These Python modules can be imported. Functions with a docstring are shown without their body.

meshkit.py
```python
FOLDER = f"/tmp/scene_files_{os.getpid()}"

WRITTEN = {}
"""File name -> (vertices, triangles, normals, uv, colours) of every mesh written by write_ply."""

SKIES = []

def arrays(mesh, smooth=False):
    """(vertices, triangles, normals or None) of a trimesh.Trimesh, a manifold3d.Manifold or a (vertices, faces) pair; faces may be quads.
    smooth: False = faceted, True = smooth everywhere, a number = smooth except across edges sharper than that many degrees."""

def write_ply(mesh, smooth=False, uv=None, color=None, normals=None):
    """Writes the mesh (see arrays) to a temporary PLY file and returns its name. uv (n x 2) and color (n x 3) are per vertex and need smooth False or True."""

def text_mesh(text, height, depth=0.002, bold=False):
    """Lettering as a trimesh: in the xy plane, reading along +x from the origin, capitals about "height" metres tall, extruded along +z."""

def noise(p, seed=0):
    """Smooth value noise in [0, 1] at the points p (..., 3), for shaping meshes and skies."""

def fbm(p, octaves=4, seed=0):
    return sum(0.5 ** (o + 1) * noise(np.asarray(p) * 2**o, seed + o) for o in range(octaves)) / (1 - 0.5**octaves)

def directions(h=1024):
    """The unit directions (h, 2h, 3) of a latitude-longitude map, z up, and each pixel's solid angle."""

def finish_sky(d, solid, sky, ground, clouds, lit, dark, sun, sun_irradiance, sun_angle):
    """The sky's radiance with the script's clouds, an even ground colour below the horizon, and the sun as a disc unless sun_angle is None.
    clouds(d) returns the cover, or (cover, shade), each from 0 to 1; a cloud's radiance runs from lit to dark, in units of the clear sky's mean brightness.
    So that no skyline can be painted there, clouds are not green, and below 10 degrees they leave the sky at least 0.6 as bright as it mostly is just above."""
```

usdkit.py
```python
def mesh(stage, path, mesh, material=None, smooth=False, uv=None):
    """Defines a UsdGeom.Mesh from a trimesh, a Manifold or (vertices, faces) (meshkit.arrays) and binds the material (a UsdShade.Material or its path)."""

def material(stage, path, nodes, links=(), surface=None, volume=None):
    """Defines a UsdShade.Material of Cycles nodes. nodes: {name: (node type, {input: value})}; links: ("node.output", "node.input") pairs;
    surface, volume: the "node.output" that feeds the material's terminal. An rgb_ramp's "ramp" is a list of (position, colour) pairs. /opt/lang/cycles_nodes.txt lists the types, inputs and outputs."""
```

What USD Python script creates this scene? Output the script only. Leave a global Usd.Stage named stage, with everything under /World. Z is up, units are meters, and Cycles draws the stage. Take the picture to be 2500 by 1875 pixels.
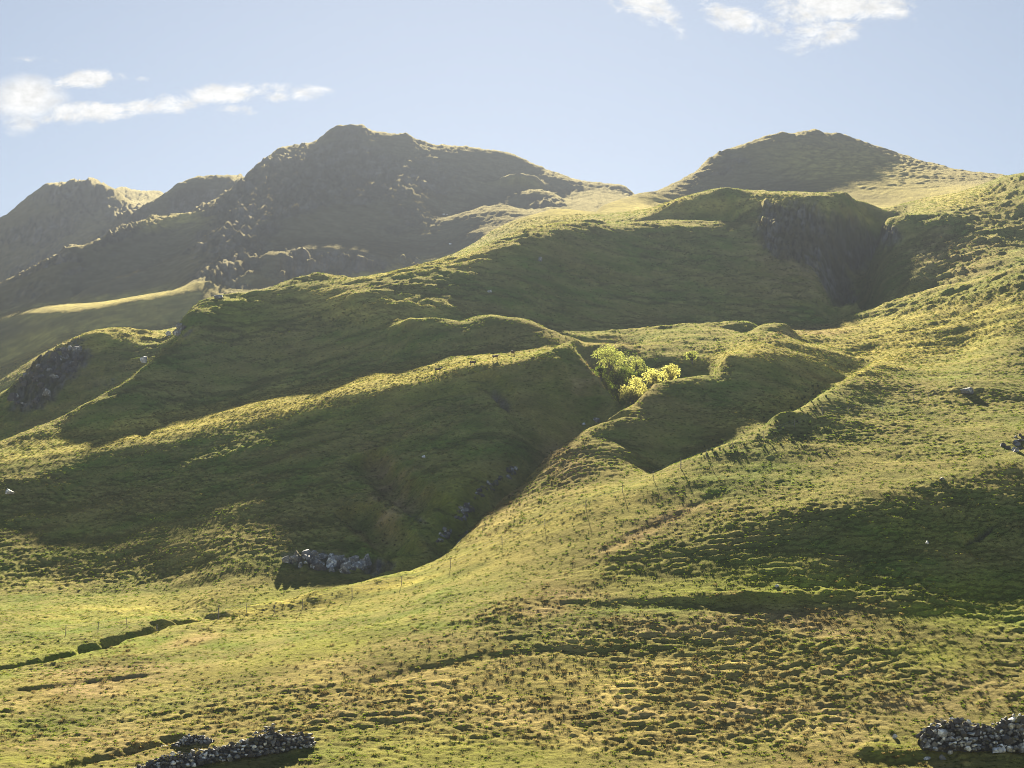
import math, random
import numpy as np
import trimesh, usdkit
from pxr import Usd, UsdGeom, UsdLux, UsdShade, Sdf, Gf, Vt
from scipy import sparse
from scipy.sparse.linalg import splu
from scipy.ndimage import map_coordinates, spline_filter, gaussian_filter, gaussian_filter1d

# ------------------------------------------------------------------ stage, camera, sky, sun, exposure
stage = Usd.Stage.CreateInMemory()
UsdGeom.SetStageUpAxis(stage, 'Z'); UsdGeom.SetStageMetersPerUnit(stage, 1.0)
UsdGeom.Xform.Define(stage, '/World'); UsdGeom.Scope.Define(stage, '/World/Looks')
T = Sdf.ValueTypeNames
F = 5350.0                                    # the lens, in 2500ths of the picture's width (a 77 mm equivalent)
PITCH = math.atan((1600 - 937.5) / F)         # level eye line
cam = UsdGeom.Camera.Define(stage, '/World/camera')
cam.CreateHorizontalApertureAttr(36.0); cam.CreateVerticalApertureAttr(27.0)
cam.CreateFocalLengthAttr(36.0 * F / 2500.0)
cam.CreateClippingRangeAttr(Gf.Vec2f(0.5, 30000))
cam.AddRotateXOp().Set(90 + math.degrees(PITCH))
cam.CreateExposureAttr(3.25)

SUN_EL, SUN_AZ = math.radians(19.5), math.radians(-0.5)      # azimuth from +y towards +x
SKY_STRENGTH, SUN_INT = 0.05, 1.25
HAZE = 0.0000053
SKY_GAMMA, SKY_TINT, CLOUD_COLOR = 0.5, (0.312, 0.352, 0.424), (1.72, 1.71, 1.67)
sun = UsdLux.DistantLight.Define(stage, '/World/sun')
sun.CreateNormalizeAttr(True); sun.CreateIntensityAttr(SUN_INT); sun.CreateAngleAttr(0.5)
sun.CreateColorAttr(Gf.Vec3f(1.0, 0.90, 0.73))
sun.AddRotateZOp().Set(-math.degrees(SUN_AZ)); sun.AddRotateXOp().Set(-(90 - math.degrees(SUN_EL)) + 0)
# a distant light shines along -z: tilt it so that +z points at the sun

def mat(name, nodes, links, surface=None, volume=None):
    return usdkit.material(stage, '/World/Looks/' + name, nodes, links, surface=surface, volume=volume)

dome = UsdLux.DomeLight.Define(stage, '/World/sky')
# clouds: soft ellipses (bearing, slope, half widths, tilt, weight) broken up by noise, far off in the sky's material
CLOUDS = [(45, 238, 120, 66, 0, 1.5, .25), (25, 300, 60, 40, 0, .9, .6), (185, 196, 125, 26, -6, 1.4, 1), (300, 262, 260, 32, -6, 1.6, 1), (480, 232, 170, 32, -8, 1.6, 1), (590, 226, 115, 28, -4, 1.4, 1), (575, 268, 65, 16, 0, .95, 1),
          (748, 228, 62, 28, -8, 1.9, 1), (660, 238, 60, 20, -6, 1.5, 1), (395, 248, 130, 26, -6, 1.4, 1), (180, 268, 120, 24, 0, 1.3, .8), (60, 144, 90, 11, 4, .75, 1), (330, 192, 60, 8, 0, .6, 1), (1590, 18, 120, 44, 18, 1.35, 1), (1655, 60, 55, 24, 50, .85, 1), (1800, 40, 135, 44, 20, 1.35, 1), (2080, 14, 215, 60, -2, 1.8, 1), (2040, 74, 125, 48, -20, 1.4, 1), (1480, -20, 160, 26, 8, .8, 1), (1120, -60, 200, 40, 0, .7, 1)]
sky_nodes = {
    'sky': ('sky_texture', {'sky_type': 'single_scattering', 'sun_disc': False, 'sun_elevation': SUN_EL, 'sun_rotation': SUN_AZ, 'air_density': 1.0, 'aerosol_density': 0.12, 'ozone_density': 1.0}),
    'soft': ('gamma', {'gamma': SKY_GAMMA}),
    'tint': ('mix_color', {'blend_type': 'multiply', 'fac': 1.0, 'b': SKY_TINT, 'use_clamp': False}),
    'tc': ('texture_coordinate', {}), 'sep': ('separate_xyz', {}),
    'ypos': ('math', {'math_type': 'maximum', 'value2': 0.02}),
    'a': ('math', {'math_type': 'divide'}), 'b': ('math', {'math_type': 'divide'}),
    'flat': ('combine_xyz', {'z': 3.1}),
    'map': ('mapping', {'scale': (1.0, 1.6, 1.0)}),
    'n1': ('noise_texture', {'scale': 52.0, 'detail': 9.0, 'roughness': 0.68, 'distortion': 0.45}),
    'n2': ('noise_texture', {'scale': 110.0, 'detail': 5.0, 'roughness': 0.6}),
    'shade': ('map_range', {'from_min': 0.35, 'from_max': 0.65, 'to_min': 0.74, 'to_max': 1.02}),
    'ccol': ('vector_math', {'math_type': 'scale', 'vector1': CLOUD_COLOR}),
    'mix': ('mix_color', {'blend_type': 'mix', 'use_clamp': False}),
    'bg': ('background_shader', {'strength': SKY_STRENGTH}),
}
sky_links = [('sky.color', 'soft.color'), ('soft.color', 'tint.a'), ('tc.generated', 'sep.vector'), ('sep.y', 'ypos.value1'), ('sep.x', 'a.value1'), ('ypos.value', 'a.value2'), ('sep.z', 'b.value1'), ('ypos.value', 'b.value2'),
             ('a.value', 'flat.x'), ('b.value', 'flat.y'), ('flat.vector', 'map.vector'), ('map.vector', 'n1.vector'), ('map.vector', 'n2.vector'), ('n2.fac', 'shade.value'), ('shade.result', 'ccol.scale'),
             ('tint.result', 'mix.a'), ('ccol.vector', 'mix.b'), ('mix.result', 'bg.color')]
last = None
for k, (px, py, rx, ry, tilt, wt, rag) in enumerate(CLOUDS):
    c_, s_ = math.cos(math.radians(tilt)), math.sin(math.radians(tilt))
    a0, b0 = (px - 1250) / F * 1.007, math.tan(PITCH + math.atan((937.5 - py) / F))
    N = lambda n: f'{n}{k}'
    sky_nodes.update({
        N('dx'): ('math', {'math_type': 'subtract', 'value2': a0}), N('dy'): ('math', {'math_type': 'subtract', 'value2': b0}),
        N('ua'): ('math', {'math_type': 'multiply', 'value2': c_ * F / rx}), N('u'): ('math', {'math_type': 'multiply_add', 'value2': -s_ * F / rx}),
        N('va'): ('math', {'math_type': 'multiply', 'value2': s_ * F / ry}), N('v'): ('math', {'math_type': 'multiply_add', 'value2': c_ * F / ry}),
        N('uu'): ('math', {'math_type': 'multiply'}), N('r'): ('math', {'math_type': 'multiply_add'}),
        N('m'): ('math', {'math_type': 'multiply_add', 'value2': -0.9 * wt, 'value3': wt}),
        N('g'): ('math', {'math_type': 'multiply_add', 'value2': 5.2 * rag, 'value3': -2.9 * rag}), N('t'): ('math', {'math_type': 'add'})})
    sky_links += [('a.value', N('dx') + '.value1'), ('b.value', N('dy') + '.value1'), (N('dx') + '.value', N('ua') + '.value1'), (N('dy') + '.value', N('u') + '.value1'), (N('ua') + '.value', N('u') + '.value3'),
                  (N('dx') + '.value', N('va') + '.value1'), (N('dy') + '.value', N('v') + '.value1'), (N('va') + '.value', N('v') + '.value3'), (N('u') + '.value', N('uu') + '.value1'), (N('u') + '.value', N('uu') + '.value2'),
                  (N('v') + '.value', N('r') + '.value1'), (N('v') + '.value', N('r') + '.value2'), (N('uu') + '.value', N('r') + '.value3'), (N('r') + '.value', N('m') + '.value1'), ('n1.fac', N('g') + '.value1'),
                  (N('m') + '.value', N('t') + '.value1'), (N('g') + '.value', N('t') + '.value2')]
    if last:
        sky_nodes[N('x')] = ('math', {'math_type': 'maximum'}); sky_links += [(last, N('x') + '.value1'), (N('t') + '.value', N('x') + '.value2')]; last = N('x') + '.value'
    else: last = N('t') + '.value'
sky_nodes['cover'] = ('map_range', {'range_type': 'smoothstep', 'from_min': 0.0, 'from_max': 1.45, 'to_min': 0.0, 'to_max': 0.97, 'clamp': True})
sky_links += [(last, 'cover.value'), ('cover.result', 'mix.fac')]
sky_mat = mat('sky', sky_nodes, sky_links, surface='bg.background')
UsdShade.MaterialBindingAPI.Apply(dome.GetPrim()).Bind(sky_mat)
dome.GetPrim().SetCustomDataByKey('kind', 'structure')

def meta(prim, label=None, cat=None, group=None, kind=None):
    p = prim.GetPrim() if hasattr(prim, 'GetPrim') else prim
    for k, v in (('label', label), ('category', cat), ('group', group), ('kind', kind)):
        if v: p.SetCustomDataByKey(k, v)
    return p

# ------------------------------------------------------------------ noise
_rng = np.random.default_rng(7)
_perm = np.concatenate([_rng.permutation(512)] * 2)
_gr = _rng.uniform(0, 2 * np.pi, 512); _gx, _gy = np.cos(_gr).astype(np.float32), np.sin(_gr).astype(np.float32)
def gnoise(x, y, seed=0):
    """gradient noise, about -1..1"""
    x = np.asarray(x, np.float64) + seed * 37.13; y = np.asarray(y, np.float64) + seed * 91.7
    i, j = np.floor(x).astype(np.int64), np.floor(y).astype(np.int64)
    fx, fy = (x - i).astype(np.float32), (y - j).astype(np.float32)
    i &= 511; j &= 511
    u, v = fx * fx * fx * (fx * (fx * 6 - 15) + 10), fy * fy * fy * (fy * (fy * 6 - 15) + 10)
    def g(a, b):
        h = _perm[_perm[(i + a) & 511] + ((j + b) & 511)]
        return _gx[h] * (fx - a) + _gy[h] * (fy - b)
    n0 = g(0, 0) * (1 - u) + g(1, 0) * u
    n1 = g(0, 1) * (1 - u) + g(1, 1) * u
    return (n0 * (1 - v) + n1 * v) * 1.6
def fbm(x, y, oct=4, seed=0, gain=0.5):
    a, s, out = 1.0, 0.0, 0.0
    for o in range(oct):
        out = out + a * gnoise(x * 2 ** o, y * 2 ** o, seed + o); s += a; a *= gain
    return out / s * 1.2
def sstep(a, b, x):
    t = np.clip((x - a) / (b - a), 0, 1); return t * t * (3 - 2 * t)

# ------------------------------------------------------------------ survey: sight lines of the land's ridges, shoulders and burns, each with its distance
def sight(x, y):
    """bearing (X/Y) and slope (Z/Y) of a sight line"""
    a, b = (np.asarray(x, float) - 1250) / F, (937.5 - np.asarray(y, float)) / F
    c, s = math.cos(PITCH), math.sin(PITCH)
    return a / (c - b * s), (s + b * c) / (c - b * s)
# (points (x, y, distance), drop behind the crest, how far behind)
LINES = [
 # the near slope
 ([(-300,1890,150),(0,1878,150),(700,1875,150),(1250,1875,150),(2500,1870,152),(2800,1870,153)],),
 ([(-300,1690,182),(0,1680,182),(400,1650,186),(800,1590,192),(1250,1480,201),(1600,1490,197),(1900,1505,196),(2200,1470,199),(2500,1430,208),(2800,1400,212)],),
 ([(1500,1340,221),(1700,1320,223),(1900,1260,229),(2100,1220,234),(2300,1170,245),(2500,1140,252),(2800,1090,258)],),
 # fence line
 ([(-300,1610,214),(-100,1590,215),(110,1565,217),(239,1546,219),(310,1535,220),(385,1533,220),(460,1525,221),(533,1516,222),(602,1500,223),(670,1495,224),(738,1485,225),(860,1455,228),(980,1425,231),(1100,1385,234),(1226,1331,238),(1330,1285,241),(1430,1240,244),(1520,1205,250),(1595,1173,255),(1662,1145,260),(1725,1120,264),(1789,1097,269),(1864,1072,275),(1940,1040,282),(2008,1015,289),(2072,1006,295),(2155,996,303),(2231,977,310),(2267,973,313),(2333,943,323),(2420,920,334),(2500,895,345),(2800,820,390)],),
 # edge above the burn
 ([(505,1515,227),(575,1488,228),(693,1464,231),(758,1442,233),(848,1427,235),(929,1407,238),(982,1397,240)], 12, 1.022),
 ([(1600,1157,262,0),(1662,1128,266,2),(1725,1105,270,4),(1789,1080,275,6),(1864,1052,281,8),(1900,1030,285,8),(1950,1000,294,8),(2000,965,309,7),(2060,925,328,5),(2130,885,352,2)], 8, 1.04),
 # flats and far bank of the burn
 ([(-300,1480,262),(0,1445,268),(200,1440,266),(400,1430,262),(480,1425,258)],),
 ([(440,1500,240),(500,1472,243),(560,1452,247),(644,1428,252),(717,1418,253),(800,1412,254),(900,1408,256)],),
 ([(520,1512,236),(575,1492,238),(693,1467,242),(758,1446,244),(848,1430,246)],),
 ([(-300,1570,228),(0,1530,232),(200,1520,232),(380,1508,234)],),
 # burn
 ([(1000,1388,248),(1051,1345,255),(1100,1290,263),(1153,1230,273),(1200,1190,280),(1260,1152,289)],),
 # knoll between burn and field
 ([(1630,1150,279),(1662,1134,280),(1789,1086,290),(1900,1036,301),(2000,971,328),(2060,931,346),(2130,890,368)],),
 ([(1340,1112,288),(1416,1065,299),(1470,1032,307),(1542,1000,315),(1593,945,326),(1669,927,334),(1723,922,338)], 22, 1.03),
 ([(1760,890,345),(1780,868,349),(1850,862,354),(1920,866,360),(2000,872,371),(2080,868,386)],),
 ([(2200,860,376),(2350,850,384)],),
 ([(1340,1118,308),(1416,1071,318),(1470,1040,324)],),
 # deer hill: foot of face, shoulder, shelf
 ([(-300,1190,340),(0,1138,344),(200,1106,346),(400,1064,348),(600,1024,349),(800,980,347),(1000,936,345),(1150,903,344),(1250,890,342),(1360,880,338)],),
 ([(-300,1140,362),(0,1095,365),(150,1065,368),(300,1040,371),(500,1005,378),(700,962,380),(900,902,382),(1000,876,384),(1080,857,383),(1200,846,380),(1300,847,374),(1395,852,364)],),
 ([(1405,852,362),(1416,873,354),(1459,923,336),(1481,952,334),(1506,985,329),(1530,1000,326)], 25, 1.03),
 # its skyline, left and up
 ([(-300,1150,372),(0,1080,381),(130,1030,390),(210,985,394),(300,935,404),(370,880,419),(420,845,444),(430,815,459),(455,775,477),(495,735,497),(540,720,494),(575,718,495),(640,706,495),(690,690,498),(720,678,503),(770,668,511),(830,673,517),(870,683,516),(930,672,510),(1000,655,512),(1060,640,516),(1130,628,524),(1170,605,535),(1200,590,545),(1240,575,556),(1285,562,569),(1340,553,584),(1395,545,602)], 14, 1.035),
 ([(1440,543,610),(1560,545,616),(1700,545,618),(1780,552,618)], 2, 1.02),
 # saddle, hollow rims
 ([(600,815,440),(700,803,438),(800,795,431),(900,785,423)],),
 ([(1000,775,410),(1060,776,411),(1130,783,410),(1165,772,408),(1200,769,406),(1260,775,403),(1300,783,400),(1345,806,396),(1370,820,392),(1430,838,387),(1470,838,386),(1540,843,384)], 7, 1.03),
 ([(870,720,448),(940,745,436),(1000,768,428),(1060,774,425),(1130,781,427),(1200,776,433),(1300,791,440),(1400,808,447),(1500,806,453),(1600,800,459),(1700,793,464),(1810,788,471),(1900,781,477),(2000,776,484)],),
 ([(900,700,462),(1000,680,470),(1130,655,485),(1250,615,507),(1330,575,534),(1400,554,560),(1500,553,574),(1600,553,581),(1700,553,585),(1770,557,587),(1850,545,596)],),
 # plateau
 ([(1380,806,416),(1450,808,419),(1500,804,421),(1600,798,425),(1700,791,429),(1800,785,433),(1820,787,433)], 6, 1.03),
 ([(1835,812,408),(1860,797,410),(1890,792,411),(1920,796,411),(1945,818,408)], 7, 1.025),
 ([(1575,905,358),(1580,880,364),(1600,858,370),(1650,852,375),(1730,845,381)],),
 ([(1600,922,350),(1680,900,358)],),
 ([(1520,965,343),(1512,905,356),(1505,865,370)],),
 ([(1960,835,396),(1990,812,430),(2010,802,448)],),
 # ravine
 ([(1870,560,580),(1950,650,541),(2020,720,513),(2095,772,493)],),
 ([(2132,545,676),(2125,560,662),(2108,610,632),(2085,660,600),(2075,715,565),(2080,768,532)],),
 ([(1567,541,632),(1647,521,638),(1732,500,642),(1794,486,644),(1873,484,644),(1987,485,648),(2072,492,652),(2115,508,662)],),
 ([(1620,502,700),(1700,486,708),(1760,476,706),(1839,466,704),(1930,466,704),(2015,473,704),(2100,490,702),(2134,504,700),(2160,512,705),(2200,497,725),(2270,482,735),(2340,470,732),(2400,450,725),(2450,430,715),(2500,422,705),(2800,330,690)], 6, 1.04),
 ([(2299,528,605),(2258,558,590),(2218,599,572),(2191,630,556),(2150,690,534),(2110,745,514)],),
 ([(2170,535,612),(2200,525,616),(2240,522,622),(2290,519,624)],),
 ([(2360,552,585),(2320,592,562),(2258,653,530),(2225,690,510)],),
 ([(2360,540,600),(2430,560,580),(2500,582,565),(2800,640,550)],),
 ([(2040,785,476),(2100,766,479),(2200,733,476),(2290,703,470),(2400,675,462),(2500,650,455),(2800,590,440)], 12, 1.03),
 ([(2110,762,506),(2225,726,502),(2400,669,500),(2500,643,498),(2800,580,490)],),
 # crag left
 ([(-300,1140,428),(0,1076,432),(130,1026,440),(300,931,452),(410,850,478)],),
 ([(-300,1120,460),(0,971,467),(54,921,474),(108,874,482),(152,845,490),(203,820,499),(235,805,504),(290,800,509),(343,808,513),(390,815,517),(427,818,519)], 10, 1.04),
 # far shelves
 ([(-300,1080,640),(0,976,640),(108,881,650),(235,812,660),(427,822,650)],),
 ([(-300,960,770),(0,880,780),(72,850,780),(141,818,775),(250,800,770),(325,797,765),(398,791,760),(452,786,755)],),
 ([(-300,850,840),(0,783,845),(72,769,835),(159,762,815),(235,756,803),(311,740,805),(380,729,803),(481,707,810)],),
 ([(-300,830,910),(0,767,905),(72,754,900),(156,743,890),(181,747,886),(253,744,875),(362,722,870),(405,715,868)], 4, 1.014),
 ([(205,709,922),(231,695,928),(289,675,938),(362,653,958),(416,631,978),(450,613,990)], 5, 1.02),
 ([(-300,760,1000),(0,690,1010),(148,613,1018),(166,602,1021),(217,595,1032),(271,566,1060),(300,548,1084),(343,536,1098),(390,525,1114),(434,523,1117),(474,510,1135),(524,483,1176),(578,447,1237),(597,428,1270)], 8, 1.035),
 ([(354,543,1082),(401,547,1086),(452,531,1104)],),
 ([(282,541,1290),(307,519,1300),(343,505,1320),(383,485,1336),(402,472,1350),(440,447,1375),(480,432,1395),(530,427,1410),(595,428,1430)], 10, 1.035),
 ([(300,575,1230),(400,540,1260),(500,505,1320)],),
 ([(-300,740,1270),(0,705,1270),(148,635,1270),(250,592,1280)],),
 ([(-300,700,1520),(0,530,1530),(20,520,1540),(60,483,1565),(112,446,1590),(165,441,1585),(218,433,1565),(250,443,1550),(285,462,1530),(307,480,1515),(336,499,1500)], 10, 1.035),
 ([(285,462,1820),(330,468,1820),(360,470,1815),(397,473,1810)], 10, 1.04),
 ([(310,490,1740),(380,484,1740)],),
 # mountain
 ([(598,427,1285),(640,390,1345),(680,362,1385),(730,352,1400),(765,345,1405),(800,318,1412),(822,308,1415),(845,309,1418),(858,304,1424),(885,306,1426),(905,318,1424),(960,326,1425),(995,330,1415),(1020,345,1405),(1060,353,1405),(1090,353,1405),(1140,355,1405),(1200,363,1400),(1250,372,1395),(1300,395,1380),(1340,415,1370),(1365,422,1365),(1400,440,1360),(1420,443,1360),(1470,448,1355),(1520,452,1350),(1535,462,1345),(1552,478,1340),(1600,515,1335),(1700,570,1330)], 16, 1.035),
 ([(540,560,990),(600,540,1030),(700,525,1034),(800,505,1067),(900,490,1098),(1000,480,1120)],),
 ([(505,680,835),(560,640,870),(650,610,930),(700,592,965),(800,582,985),(950,585,1000),(1080,580,1005)],),
 ([(660,620,894),(760,612,918),(850,607,944),(930,628,933)],),
 ([(530,704,815),(560,702,820),(650,692,835),(760,683,860),(880,690,880),(1000,680,890),(1130,640,920)],),
 ([(1099,524,1075),(1180,502,1090),(1221,498,1095),(1270,508,1090)], 4, 1.03),
 ([(1229,483,1195),(1270,465,1205),(1318,461,1210),(1351,467,1205),(1367,479,1195)], 4, 1.03),
 ([(1221,437,1255),(1270,426,1265),(1310,433,1265)], 2, 1.02),
 ([(1205,561,760),(1249,540,770),(1310,520,785),(1351,510,795),(1392,511,795),(1432,515,790)], 10, 1.04),
 ([(1205,592,690),(1300,563,690),(1400,548,690)],),
 ([(1180,560,985),(1300,535,1000),(1400,522,1020)],),
 # right hill
 ([(1440,534,835),(1461,512,860),(1500,495,900),(1552,478,950),(1600,468,980),(1650,445,1020),(1700,415,1060),(1730,385,1080),(1770,365,1100),(1820,350,1120),(1860,332,1150),(1905,323,1170),(1940,325,1180),(1960,320,1190),(1990,318,1200),(2010,325,1200),(2050,327,1210),(2100,342,1210),(2150,358,1200),(2200,375,1190),(2250,390,1180),(2300,400,1170),(2345,415,1160),(2380,418,1150),(2430,420,1140),(2500,440,1130),(2800,520,1100)], 16, 1.035),
 ([(1600,505,880),(1680,498,915),(1750,490,940),(1850,484,940),(1950,484,915),(2050,484,880),(2150,500,855),(2300,488,850),(2450,450,855)],),
]
NEAR = [(3, -1.7), (10, -3.2), (40, -10), (80, -14.5), (110, -13.3)]
FAR = [(2150, 215), (2600, 120), (3200, 60)]

U0, U1, DU = -600, 3100, 10.0
S0, S1, DS = math.log(100.0), math.log(3300.0), 0.0105
nU, nS = int((U1 - U0) / DU) + 1, int((S1 - S0) / DS) + 1

def dense(pts, drop=0.0, back=1.0):
    P = np.array(pts, float)
    L = np.concatenate([[0], np.cumsum(np.hypot(np.diff(P[:, 0]), np.diff(P[:, 1])))])
    n = max(2, int(L[-1] / 5) + 1)
    w = np.linspace(0, L[-1], n)
    x, y, d = (np.interp(w, L, P[:, k]) for k in range(3))
    t, e = sight(x, y)
    if P.shape[1] > 3: drop = np.interp(w, L, P[:, 3])
    t2, e2 = sight(x, y + drop)
    return np.concatenate([t, t2] if back > 1 else [t]) * F + 1250, np.concatenate([e, e2] if back > 1 else [e]), np.concatenate([d, d * back] if back > 1 else [d])

def solve_land():
    us, es, ds = [], [], []
    for ln in LINES:
        u, e, d = dense(*ln)
        us.append(u); es.append(e); ds.append(d)
    for d, z in [x for x in NEAR if x[0] > 100] + FAR:
        u = np.arange(U0, U1 + 1, 10.0)
        us.append(u); es.append(np.full_like(u, z / d)); ds.append(np.full_like(u, d))
    u, e, d = map(np.concatenate, (us, es, ds))
    gi, gj = (u - U0) / DU, (np.log(d) - S0) / DS
    ok = (gi >= 0) & (gi < nU - 1) & (gj >= 0) & (gj < nS - 1)
    gi, gj, e = gi[ok], gj[ok], e[ok]
    i, j = gi.astype(int), gj.astype(int); fi, fj = gi - i, gj - j
    idx = lambda a, b: a * nS + b
    N, m = nU * nS, len(e)
    rows = np.repeat(np.arange(m), 4)
    cols = np.stack([idx(i, j), idx(i + 1, j), idx(i, j + 1), idx(i + 1, j + 1)], 1).ravel()
    wts = np.stack([(1 - fi) * (1 - fj), fi * (1 - fj), (1 - fi) * fj, fi * fj], 1).ravel()
    A = sparse.csr_matrix((wts, (rows, cols)), (m, N))
    D = lambda n: sparse.diags([-np.ones(n - 1), np.ones(n - 1)], [0, 1], (n - 1, n))
    D2 = lambda n: sparse.diags([np.ones(n - 2), -2 * np.ones(n - 2), np.ones(n - 2)], [0, 1, 2], (n - 2, n))
    I = sparse.identity
    gu, gs = sparse.kron(D(nU), I(nS)), sparse.kron(I(nU), D(nS))
    bu, bs = sparse.kron(D2(nU), I(nS)), sparse.kron(I(nU), D2(nS))
    H = 150 * (A.T @ A) + 0.10 * (gu.T @ gu) + 0.10 * (gs.T @ gs) + 1.2 * (bu.T @ bu) + 0.35 * (bs.T @ bs)
    lu = splu(H.tocsc(), permc_spec='MMD_AT_PLUS_A', options=dict(SymmetricMode=True), diag_pivot_thresh=0.0)
    return lu.solve(150 * (A.T @ e)).reshape(nU, nS)
LAND = solve_land()
LAND_C = spline_filter(LAND, order=3, mode='nearest')

def base_slope(t, d):
    """Z/Y of the smooth land on bearing t at distance d"""
    gi = np.clip((np.asarray(t) * F + 1250 - U0) / DU, 0, nU - 1)
    gj = (np.log(np.maximum(d, 1e-3)) - S0) / DS
    e = map_coordinates(LAND_C, [gi, np.clip(gj, 0, nS - 1)], order=3, mode='nearest', prefilter=False)
    near = np.asarray(d) < 110
    if np.any(near):
        e = np.where(near, np.interp(d, [x[0] for x in NEAR], [x[1] for x in NEAR]) / np.maximum(d, 1), e)
    return e

# ------------------------------------------------------------------ land mesh
BLOBS = {}
def blob(x, y, px, py, rx, ry, ang=0.0):
    """soft ellipse on sight-line coordinates, 1 inside"""
    c, s_ = math.cos(math.radians(ang)), math.sin(math.radians(ang))
    dx, dy = px - x, py - y
    a, b = (dx * c + dy * s_) / rx, (-dx * s_ + dy * c) / ry
    return np.exp(-np.minimum((a * a + b * b), 9.0) ** 1.5)

def rows_of_land():
    """row distances, closer together where the land turns towards the road"""
    d = np.exp(np.linspace(math.log(110), math.log(2100), 1600))
    w = np.zeros(len(d))
    for x in np.arange(0, 2501, 100):
        t = (x - 1250) / F
        e = base_slope(np.full(len(d), t), d)
        m = np.maximum.accumulate(e)
        w += np.gradient(m)
    w = gaussian_filter1d(w / w.sum(), 12) + 0.45 / len(d)
    c = np.concatenate([[0], np.cumsum(w)]); c /= c[-1]
    grid = np.interp(np.linspace(0, 1, 930), c, np.concatenate([[d[0]], d]))
    return np.unique(np.concatenate([[2, 4, 8, 15, 25, 40, 60, 75, 85, 93, 100, 105], grid, [2250, 2450, 2700, 3000, 3250]]))
ROWS = rows_of_land()
side = np.array([25, 60, 110, 180, 280, 420, 620, 900, 1300, 1900, 2800, 4200, 6200, 9000])
COLS = np.concatenate([-140 - side[::-1], np.arange(-140, 2641, 2.45), 2641 + side])

# the burn's course, little gullies cut in the turf, and mossy banks: bearings and distances on the plan
def plan(pts):
    P = np.array(pts, float); t, _ = sight(P[:, 0], P[:, 1]); return np.stack([t * P[:, 2], P[:, 2]], 1)
BURN = plan([(1470,1062,304),(1340,1130,298),(1260,1156,289),(1200,1192,280),(1153,1232,273),(1100,1292,263),(1051,1347,255),(1000,1390,248),(930,1412,242),(848,1432,240),(758,1448,238),(693,1470,236),(575,1494,233),(510,1530,229),(430,1552,222),(360,1572,217),(300,1583,213),(240,1592,209),(150,1612,203),(0,1640,197),(-250,1670,189)])
CUTS = [(BURN, 1.3, 1.0), (BURN[:8], 3.4, 2.0), (BURN[6:15], 1.9, 1.7), (plan([(862,1265,284),(915,1300,275),(985,1345,262)]), 2.0, 1.8), (plan([(2134,520,690),(2125,560,662),(2108,610,632),(2085,660,600),(2075,715,565),(2080,768,532),(2085,800,510)]), 6.0, 5.0), (plan([(372,948,372),(360,985,362),(352,1040,352)]), 0.9, 0.6), (plan([(1250,1470,203),(1450,1480,200),(1650,1490,199),(1900,1500,198)]), 1.6, 0.14),
        (plan([(1480,1330,222),(1560,1290,228),(1650,1255,234),(1750,1215,243)]), 1.1, 0.10), (plan([(780,1450,226),(1000,1390,228),(1150,1330,231)]), .8, 0.0),
        (plan([(0,1690,180),(150,1660,184),(330,1640,187)]), 1.2, .25), (plan([(1180,975,338),(1215,1000,331),(1250,1040,322),(1290,1080,312)]), 1.6, 0.9), (plan([(900,1120,308),(935,1170,298),(985,1215,288),(1040,1260,278)]), 2.2, 2.2),
        (plan([(80,1900,148),(300,1840,156),(420,1815,160)]), .9, .35), (plan([(900,1700,178),(1200,1620,184),(1500,1600,184)]), 1.0, .12)]
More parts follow.
